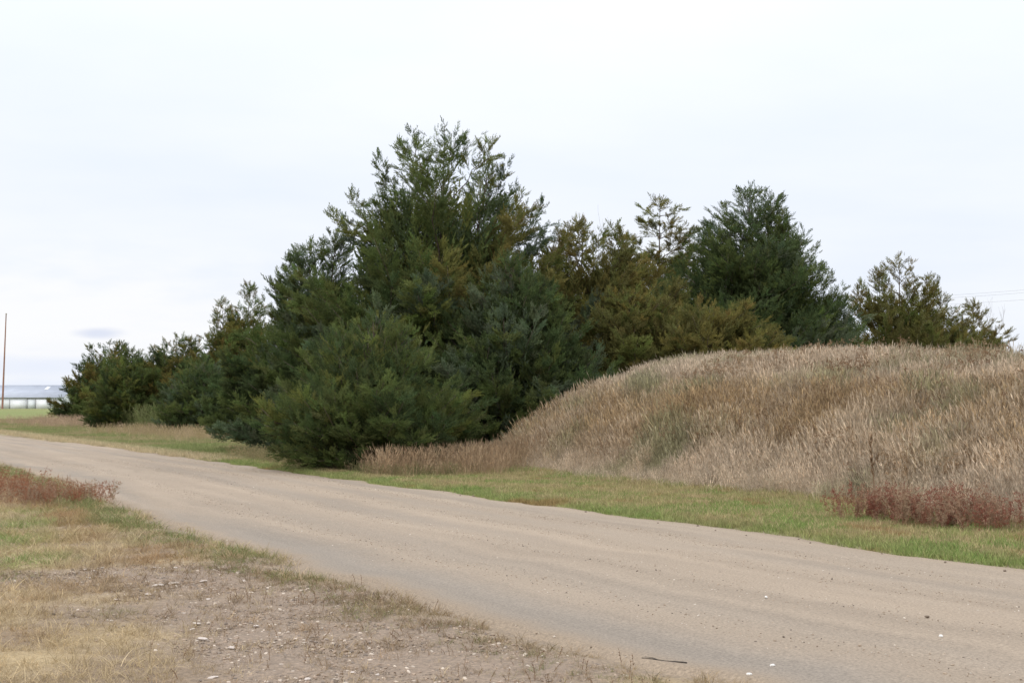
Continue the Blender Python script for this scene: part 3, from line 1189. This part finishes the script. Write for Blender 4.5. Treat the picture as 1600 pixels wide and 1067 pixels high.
# greener reeds along the crest
t, s, x, y = rand_ts(1500, -6, 13, 9.6, 12.0, r)
k = in_view(x, y)
x, y = x[k], y[k]
z = mound_h(x, y) - .02
c = lerp(np.array((.26, .24, .14)), np.array((.46, .37, .25)), r.random(len(x)))
sc3 = np.stack((np.full(len(x), .8), np.full(len(x), .8), r.uniform(.6, 1.12, len(x))), 1)
scatter('crest_reeds', 'greenish upright stems along the mound crest', 'tall', x, y, z, sc3, c, .06, None, 2)

# --- mown verge between road and mound, and on along the belt
t, s, x, y = rand_ts(85000, -9, 30, -.15, 5.0, r)
edge = road_far(t) + .05
keep = in_view(x, y) & (s > edge - .3 * r.random(len(x)) ** 4) & ((s - edge > .12) | (r.random(len(x)) < .5))
t, s, x, y = t[keep], s[keep], x[keep], y[keep]
n1, n2 = fbm(x * .9, y * .9, 4, 80), fbm(x * 2.2, y * 2.2, 3, 84)
VG = np.array((.205, .27, .08))
c = lerp(lerp(GREEN, OLIVE * 1.25, sstep(.35, .65, n1)), STRAW * .8, sstep(.52, .74, n2) * .75)
c = lerp(c, STRAW * .95, (r.random(len(x)) < .38) * .85)
c = lerp(c, VG, sstep(.7, .12, s + .5 * (n1 - .5)) * .65)                          # lush beside the road
c = lerp(c, RUST * .9, sstep(.70, .80, fbm(x * 1.3, y * 1.3, 3, 87)) * .7)
c = c * r.uniform(.85, 1.4, (len(x), 1))
sz = r.uniform(.6, 1.15, len(x)) * (1 + .6 * sstep(-.9, .1, s - foot(t)))
scatter('verge_grass', 'short green mown grass between the road and the mound', 'lawn', x, y, flat_h(x, y) - .01, sz, c, .15, None, 3)

t, s, x, y = rand_ts(60000, 28, 112, -.1, 11, r)
keep = in_view(x, y) & (s > road_far(t)) & (r.random(len(x)) < np.interp(s, (0, 4, 11), (1, .8, .4)))
t, s, x, y = t[keep], s[keep], x[keep], y[keep]
n1 = fbm(x * .5, y * .5, 4, 90)
c = lerp(np.array((.25, .275, .105)), np.array((.37, .30, .16)), sstep(.38, .68, n1))
c = lerp(c, np.array((.56, .45, .28)), sstep(1.3, .3, s + .6 * (n1 - .5)) * .9)        # pale dry fringe
c = c * r.uniform(.8, 1.15, (len(x), 1))
scatter('roadside_grass', 'green and tan grass strip beside the left end of the road', 'lawn', x, y, flat_h(x, y) - .01, r.uniform(1.0, 1.7, len(x)), c, .2, None, 4)

# --- rank dry grass at the feet of the cedars
pts, cl, sz = [], [], []


def patch(p_list, n, wid, hgt, c0, c1):
    A = np.array([on_ground(*p)[:2] for p in p_list])
    seg = r.integers(0, len(A) - 1, n)
    f = r.random(n)[:, None]
    p = A[seg] * (1 - f) + A[seg + 1] * f + r.normal(0, wid, (n, 2)) * np.array((.6, 1.0))
    pts.append(p)
    cl.append(lerp(np.array(c0), np.array(c1), r.random(n)) * r.uniform(.8, 1.2, (n, 1)))
    sz.append(hgt * r.uniform(.35, 1.25, n))


patch([(60, 662), (140, 668)], 800, 2.6, .75, (.47, .34, .24), (.36, .25, .16))
patch([(190, 676), (270, 681), (350, 690)], 1200, 1.7, .62, (.46, .34, .22), (.33, .26, .12))
patch([(200, 669), (250, 671)], 160, .6, 1.6, (.17, .20, .07), (.22, .22, .10))
patch([(380, 716), (450, 726), (520, 736)], 700, .5, .45, (.36, .27, .15), (.22, .21, .09))
patch([(600, 741), (680, 738), (760, 735), (840, 730)], 2400, .9, .72, (.40, .27, .16), (.40, .30, .19))
patch([(520, 742), (620, 746), (720, 744)], 350, .3, .36, (.30, .24, .12), (.18, .20, .08))
p = np.concatenate(pts)
_t, _s = to_ts(p[:, 0], p[:, 1])
cl, sz = np.concatenate(cl), np.concatenate(sz)
k = _s > .75
p, cl, sz = p[k], cl[k], sz[k]
scatter('rank_grass', 'tufts of long dry grass at the feet of the cedars', 'tall', p[:, 0], p[:, 1], ground_h(p[:, 0], p[:, 1]) - .02, sz, cl, .15, None, 5)

# --- the foreground: straw, rust and green over soil and gravel
t, s, x, y = rand_ts(330000, -14, 42, -17, -4.5, r)
q = road_near(t) - s
keep = in_view(x, y, 1.2) & (q > .02 + .5 * sstep(.42, .68, fbm(x * 1.5, y * 1.5, 3, 99)))
t, s, x, y, q = t[keep], s[keep], x[keep], y[keep], q[keep]
bare = bare_f(x, y)
n1, n2, n3 = fbm(x * 1.1, y * 1.1, 4, 100), fbm(x * .8, y * .8, 4, 104), fbm(x * 2.6, y * 2.6, 3, 108)
edge_green = np.exp(-((q - .6) / .42) ** 2) * sstep(.34, .52, n2 + .1)
dens = np.clip((1 - bare * .42) * sstep(.25, .62, n3 + .16), .02, 1) * (.35 + .65 * r.random(len(x)))
dens = np.maximum(dens, .75 * np.exp(-((q - .45) / .4) ** 2) * sstep(5, 1, t) * sstep(.3, .6, n3 + .12))
dens = np.maximum(dens * (.6 + .4 * sstep(.1, .9, q)), edge_green * 1.0)
keep = r.random(len(x)) < dens * np.interp(y, (6, 14, 30), (1, .8, .55))
t, s, x, y, q, n1, n2, n3, eg, bare = (a[keep] for a in (t, s, x, y, q, n1, n2, n3, edge_green, bare))
c = lerp(STRAW, np.array((.52, .41, .25)), r.random(len(x)))
c = lerp(c, RUST * 1.15, sstep(.5, .72, n1) * .45)
gf = np.zeros(len(x))
for a_, b_, w_ in ((15, 822, .75), (35, 880, .45), (-40, 850, .8), (182, 957, .14), (60, 800, .5), (10, 905, .3)):
    g_ = on_ground(a_, b_)
    gf = np.maximum(gf, np.exp(-((x - g_[0]) ** 2 + ((y - g_[1]) * .8) ** 2) / w_ ** 2))
c = lerp(c, GREEN * 1.15, np.clip(gf * 1.2, 0, .85) * (r.random(len(x)) < .8))
c = lerp(c, np.array((.16, .20, .06)), np.clip(eg * 1.3, 0, .9) * (r.random(len(x)) < .75))
c = lerp(c, np.array((.29, .195, .105)), np.exp(-(q / .6) ** 2) * sstep(5, 0, t) * .8)
c = lerp(c, RUST, np.exp(-((q - 1.25) / .35) ** 2) * sstep(.4, .6, n1) * .6)
c = lerp(c, np.array((.26, .185, .11)), np.clip(bare * 1.2, 0, 1) * (r.random(len(x)) < .6))
c = c * r.uniform(.72, 1.2, (len(x), 1))
sz = (.3 + .8 * r.random(len(x)) ** 2) * np.interp(y, (7, 13), (.72, 1.05)) * (1 - .35 * bare) * (.7 + .6 * n3)
scatter('foreground_grass', 'short dry straw-coloured grass on the near side of the road', 'thatch', x, y, flat_h(x, y) - .008, sz, c, .25, None, 6)
# little dead sprigs standing in the gravel and by the road edge
t, s, x, y = rand_ts(3500, -6, 30, -12, -4.5, r)
q = road_near(t) - s
keep = in_view(x, y, 1.2) & (q > .15) & (r.random(len(x)) < np.clip(bare_f(x, y) * .6 + np.exp(-((q - .8) / .5) ** 2), 0, 1))
x, y = x[keep], y[keep]
c = lerp(np.array((.20, .12, .07)), np.array((.30, .21, .12)), r.random(len(x)))
scatter('dead_sprigs', 'small brown dead sprigs standing in the gravel', 'sprig', x, y, flat_h(x, y) - .005, r.uniform(.5, 1.2, len(x)), c, .2, None, 7)

# --- reddish weeds
A = np.array([on_ground(*p)[:2] for p in ((-60, 752), (10, 770), (60, 783), (105, 790))])
n = 190
seg = r.integers(0, 3, n)
f = r.random(n)[:, None]
p = A[seg] * (1 - f) + A[seg + 1] * f + r.normal(0, .45, (n, 2))
c = lerp(np.array((.29, .13, .07)), np.array((.34, .25, .16)), sstep(.4, .9, r.random(n)))
scatter('red_weeds', 'rusty red dry weeds on the near road edge at left', 'weed', p[:, 0], p[:, 1], flat_h(p[:, 0], p[:, 1]) - .01, r.uniform(.25, .72, n), c, .2, None, 8)
A = np.array([on_ground(*p)[:2] for p in ((1345, 812), (1420, 818), (1480, 826), (1540, 830))])
n = 140
seg = r.integers(0, 3, n)
f = r.random(n)[:, None]
p = A[seg] * (1 - f) + A[seg + 1] * f + r.normal(0, .32, (n, 2))
c = lerp(np.array((.25, .095, .06)), np.array((.33, .225, .14)), sstep(.35, .9, r.random(n)))
scatter('burgundy_weeds', 'dark red weeds in front of the mound grass at right', 'weed', p[:, 0], p[:, 1], ground_h(p[:, 0], p[:, 1]) - .01, r.uniform(.3, 1.0, n), c, .15, None, 9)

# --- loose stones
t, s, x, y = rand_ts(230000, -8, 24, -13, -4.8, r)
q = road_near(t) - s
keep = in_view(x, y, 1.15) & (q > .3) & (r.random(len(x)) < bare_f(x, y) ** 1.5 * sstep(.3, .6, fbm(x * 1.6, y * 1.6, 3, 121) + .1))
x, y = x[keep], y[keep]
m = r.random(len(x))
c = np.where(m[:, None] < .16, np.array((.48, .40, .32)), np.where(m[:, None] < .7, np.array((.30, .225, .165)), np.array((.19, .152, .12)))) * r.uniform(.8, 1.2, (len(x), 1))
scatter('gravel', 'pinkish gravel chips strewn over the bare foreground patch', 'pebble', x, y, flat_h(x, y) + .001, .004 + .017 * r.random(len(x)) ** 4, c, .3, None, 10)
t, s, x, y = rand_ts(40000, -10, 30, -6.4, 0.1, r)
keep = in_view(x, y, 1.15) & (s > road_near(t)) & (s < road_far(t))
t, s, x, y = t[keep], s[keep], x[keep], y[keep]
ed = np.minimum(s - road_near(t), road_far(t) - s)
m = r.random(len(x))
c = np.where(m[:, None] < .16, np.array((.52, .45, .37)), np.where(m[:, None] < .88, np.array((.33, .255, .185)), np.array((.17, .135, .105)))) * r.uniform(.8, 1.15, (len(x), 1))
zr = .018 + .07 * sstep(0, 2.6, ed)
scatter('road_pebbles', 'scattered small pale and dark pebbles on the gravel road', 'pebble', x, y, zr - .004, .0025 + .006 * r.random(len(x)) ** 2 + .008 * r.random(len(x)) ** 14, c, .3, None, 11)

# ------------------------------------------------------------------ single stones, clods, stick, stalk
M_PALE = plain_mat('pale_limestone', (.50, .43, .37), .85, .18, 9)
M_CLOD = plain_mat('dark_clod', (.16, .122, .09), .95, .25, 14)
M_ROADSTONE = plain_mat('white_stone', (.66, .63, .58), .8, .12, 14)


def lone(name, label, cat, group, pxx, pyy, size, mat, seed, flat=.4, rz=0.0, zoff=0.0):
    p = on_ground(pxx, pyy)
    t_, s_ = to_ts(p[0], p[1])
    onroad = road_near(t_) < s_ < road_far(t_)
    ed = min(s_ - road_near(t_), road_far(t_) - s_)
    z = (.018 + .07 * float(sstep(0, 2.6, ed))) if onroad else float(ground_h(p[0], p[1]))
    me = stone_mesh(seed, flat, mat, name)
    o = obj(name, me)
    o.location = (p[0], p[1], z + size * flat * .45)
    o.scale = (size, size, size)
    o.rotation_euler = (r.normal(0, .08), r.normal(0, .08), rz)
    return tag(o, label, cat, group)


slabs = [(247, 917, .085, 'largest pale pinkish stone slab on the foreground gravel'),
         (271, 914, .075, 'pale tapering stone just right of the largest slab'),
         (232, 930, .05, 'pale flat stone just below the largest slab'),
         (182, 938, .045, 'lone pale stone lower left of the largest slab'),
         (318, 911, .06, 'broad white stone right of the slab pair'),
         (316, 998, .06, 'bright white stone chip lowest on the gravel patch centre'),
         (308, 974, .05, 'pinkish pointed stone above the lowest white chip'),
         (332, 1061, .05, 'white stone in the straw at bottom edge')]
for k, (a, b, sz_, lb) in enumerate(slabs):
    lone('stone', lb, 'stone', 'pale stones on the foreground gravel', a, b, sz_ * .72, M_PALE, 500 + k, .22, r.uniform(-.5, .5))
small = [(178, 857), (200, 872), (188, 864), (219, 877), (133, 892), (145, 894), (160, 889), (139, 905), (172, 918), (240, 888),
         (274, 889), (381, 912), (325, 937), (287, 958), (300, 983), (95, 838), (362, 1012), (400, 978), (440, 1040), (552, 1052), (590, 1055), (480, 1063)]
for k, (a, b) in enumerate(small):
    lone('stone', 'small pale stone chip among thin grass on the foreground gravel', 'stone', 'small pale chips on the foreground gravel', a, b, r.uniform(.02, .033), M_PALE, 520 + k, .3, r.uniform(0, 6))
for k, (a, b, lb) in enumerate(((1470, 1012, 'white stone on the road at lower right'), (1207, 1046, 'pale stone near the bottom edge of the road'),
                                (1197, 950, 'white stone in the middle of the road'), (1171, 1059, 'white stone by the near road edge at bottom'))):
    lone('stone', lb, 'stone', 'pale stones on the road', a, b, .019, M_ROADSTONE, 560 + k, .6, r.uniform(0, 6))
lone('clod', 'dark clod of earth alone on the right half of the road', 'clod', 'dark clods on the road', 1449, 983, .018, M_CLOD, 570, .6)
for k, (a, b) in enumerate(((1090, 830), (1166, 846), (1266, 857), (1378, 874), (1477, 888), (1028, 826), (1118, 838), (693, 776), (719, 782),
                            (740, 783), (626, 768), (1570, 902), (1248, 851), (860, 797), (915, 808))):
    b -= 6
    lone('clod', 'dark clod of earth along the far edge of the road', 'clod', 'dark clods along the far road edge', a, b, r.uniform(.014, .028), M_CLOD, 580 + k, .6, r.uniform(0, 6))

a, b = on_ground(1003, 1033), on_ground(1073, 1041)
pts = np.array([a * (1 - f) + b * f + np.array((0, .006 * math.sin(f * 5 + 1), .045 + .002 * math.sin(f * 9))) for f in np.linspace(0, 1, 9)])
v, f = tubes([(pts - pts[4], np.linspace(.002, .006, 9)), ((np.array([pts[3], pts[3] + (-.03, .05, .004), pts[3] + (-.08, .08, .006)]) - pts[4]), (.0025, .002, .001))])
st = obj('stick', mesh_np('stick', v, f), M_STICK)
st.location = pts[4] + np.array((0, 0, -.022))
tag(st, 'dark dead stick lying on the near road edge', 'stick')

p = on_ground(1364, 808)
v_me = weed_mesh(77, 1.0, 1, .5)
zz = np.linspace(0, 1.16, 8)
pts = np.stack((.02 * np.sin(zz * 4), 0 * zz, zz), 1)
paths = [(pts, np.linspace(.009, .005, 8))]
rr = np.random.default_rng(8)
for k in range(26):
    u = rr.uniform(.55, 1.14)
    a = rr.uniform(0, 6.28)
    o = np.array((.02 * math.sin(u * 4), 0, u))
    paths.append((np.array([o, o + np.array((math.cos(a) * .03, math.sin(a) * .03, .05)), o + np.array((math.cos(a) * .035, math.sin(a) * .035, .09))]), (.006, .007, .002)))
bpy.data.meshes.remove(v_me)
v, f = tubes(paths)
sk = obj('weed_stalk', mesh_np('weed_stalk', v, f), bark_mat('dry_stalk', (.14, .085, .045), (.25, .16, .09), 25))
sk.location = (p[0], p[1], float(ground_h(p[0], p[1])) - .01)
tag(sk, 'single tall brown dead weed stalk before the mound grass', 'weed')

# ------------------------------------------------------------------ far left: shed and pole
M_WALL = plain_mat('shed_wall', (.74, .76, .78), .8, .02, .8)
M_DOOR = plain_mat('shed_door', (.80, .81, .82), .8, .02, .8)
M_ROOF = plain_mat('shed_roof', (.36, .38, .42), .8, .08, .6)
M_TRIM = plain_mat('shed_trim', (.42, .42, .43), .6, .1, 2)
M_SKYL = plain_mat('roof_skylight', (.72, .72, .72), .4, .05, 2)
M_POLE = plain_mat('pole_wood', (.28, .15, .11), .8, .25, 6)


def box_mesh(name, x0, x1, y0, y1, z0, z1):
    v = np.array([(x, y, z) for z in (z0, z1) for y in (y0, y1) for x in (x0, x1)])
    f = np.array([(0, 2, 3, 1), (4, 5, 7, 6), (0, 1, 5, 4), (2, 6, 7, 3), (0, 4, 6, 2), (1, 3, 7, 5)])
    return mesh_np(name, v, f)


BD = 330.0
mpp = BD / F_PX


def bx(pxx):
    return (pxx - CX) * mpp


X0, X1 = bx(-75), bx(98)
gz = -.03
shed = empty('shed', ((X0 + X1) / 2, BD, 0))
tag(shed, 'long low white metal shed with grey roof in the left distance', 'building')
ox = (X0 + X1) / 2
zE, zR, dep = top_z(621, BD), top_z(602, BD), 9.0


def sp(name, mat, a, b, y0, y1, z0, z1, parent=shed):
    return obj(name, box_mesh(name, a - ox, b - ox, y0, y1, z0, z1), mat, parent)


sp('wall', M_WALL, X0, X1, 0, .2, gz, zE)
sp('wall', M_WALL, X0, X1, 2 * dep - .2, 2 * dep, gz, zE)
for xx in (X0, X1 - .2):
    v = np.array([(xx - ox + a, yy, z_) for a in (0.002, .198) for yy, z_ in ((.2, gz), (2 * dep - .2, gz), (2 * dep - .2, zE), (dep, zR - .12), (.2, zE))])
    obj('gable_wall', mesh_np('gable_wall', v, [np.array([(0, 1, 2, 3, 4), (9, 8, 7, 6, 5)]), np.array([(k, k + 5, (k + 1) % 5 + 5, (k + 1) % 5) for k in range(5)])]), M_WALL, shed)
ov = .45
for sgn in (0, 1):
    ya = -ov if sgn == 0 else 2 * dep + ov
    zl = zE + .06 - (zR - zE) / dep * ov + .0
    v = []
    for a in (X0 - .4 - ox, X1 + .4 - ox):
        v += [(a, ya, zl), (a, dep, zR + .06), (a, dep, zR + .16), (a, ya, zl + .1)]
    rf = obj('roof', mesh_np('roof', np.array(v), np.array([(0, 1, 2, 3), (7, 6, 5, 4), (0, 4, 5, 1), (1, 5, 6, 2), (2, 6, 7, 3), (3, 7, 4, 0)])), M_ROOF, shed)
    if sgn == 0:
        for a0, a1, y0, y1 in ((bx(57) - ox, bx(63) - ox, 5.6, 7.8),):
            kz = lambda yy: zE + .17 + (zR - zE) / dep * yy
            v = np.array([(a0, y0, kz(y0)), (a1, y0, kz(y0)), (a1, y1, kz(y1)), (a0, y1, kz(y1)),
                          (a0, y0, kz(y0) + .03), (a1, y0, kz(y0) + .03), (a1, y1, kz(y1) + .03), (a0, y1, kz(y1) + .03)])
            obj('skylight', mesh_np('skylight', v, np.array([(3, 2, 1, 0), (4, 5, 6, 7), (0, 1, 5, 4), (1, 2, 6, 5), (2, 3, 7, 6), (3, 0, 4, 7)])), M_SKYL, rf)
sp('sliding_door', M_DOOR, bx(17), bx(41), -.12, -.005, gz, top_z(625, BD))
sp('sliding_door', M_DOOR, bx(57.5), bx(79), -.12, -.005, gz, top_z(624, BD))
sp('panel', plain_mat('shed_panel', (.72, .75, .77), .5, .05, .8), bx(44.5), bx(55.5), -.08, -.005, gz, top_z(623.5, BD))
for a in (43, 56.5, 80.2, 16):
    sp('post', M_TRIM, bx(a) - .09, bx(a) + .09, -.16, -.006, gz, top_z(623.2, BD))
sp('door_track', M_TRIM, bx(43), bx(80), -.2, -.006, top_z(623, BD), top_z(621.6, BD))

PD = 178.0
p = gpos(4.5, PD)
Hp = top_z(491, PD) - p[2]
n = 12
zz = np.linspace(-.3, Hp, n)
pts = np.stack((zz / Hp * .30, 0 * zz, zz), 1)
v, f = tubes([(pts, np.linspace(.13, .06, n))], 10)
pole = empty('utility_pole', p)
tag(pole, 'tall bare red-brown wooden pole at the far left edge', 'pole')
i = n * 10
ring = np.arange(10)
pm = mesh_np('shaft', v, [f, np.array([list(i - 10 + ring)]), np.array([list(ring[::-1])])], smooth=True)
obj('shaft', pm, M_POLE, pole)
v, f = tubes([(np.array([(.30, 0, Hp), (.30, 0, Hp + .12)]), np.array((.115, .10)))], 8)
obj('cap', mesh_np('cap', v, [f, np.array([list(8 + np.arange(8))])]), plain_mat('pole_cap', (.55, .50, .45), .6, .1, 5), pole)

# ------------------------------------------------------------------ overhead wires at right
M_WIRE = plain_mat('wire', (.20, .20, .21), .5, .05, 5)
for k, (ya, yb) in enumerate(((455, 440), (458, 446), (466, 460))):
    A, B = at_depth(1180, ya + 13, 150 + k), at_depth(2000, yb - 34, 110 + k)
    u = np.linspace(0, 1, 24)[:, None]
    pts = A * (1 - u) + B * u
    pts[:, 2] -= 1.0 * (4 * u * (1 - u))[:, 0]
    v, f = tubes([(pts - A, np.full(24, .007))])
    w = obj('power_cable', mesh_np('power_cable', v, f), M_WIRE)
    w.location = A
    tag(w, ('uppermost', 'middle', 'lowest')[k] + ' thin overhead wire crossing the sky at right', 'cable', 'overhead wires at right')
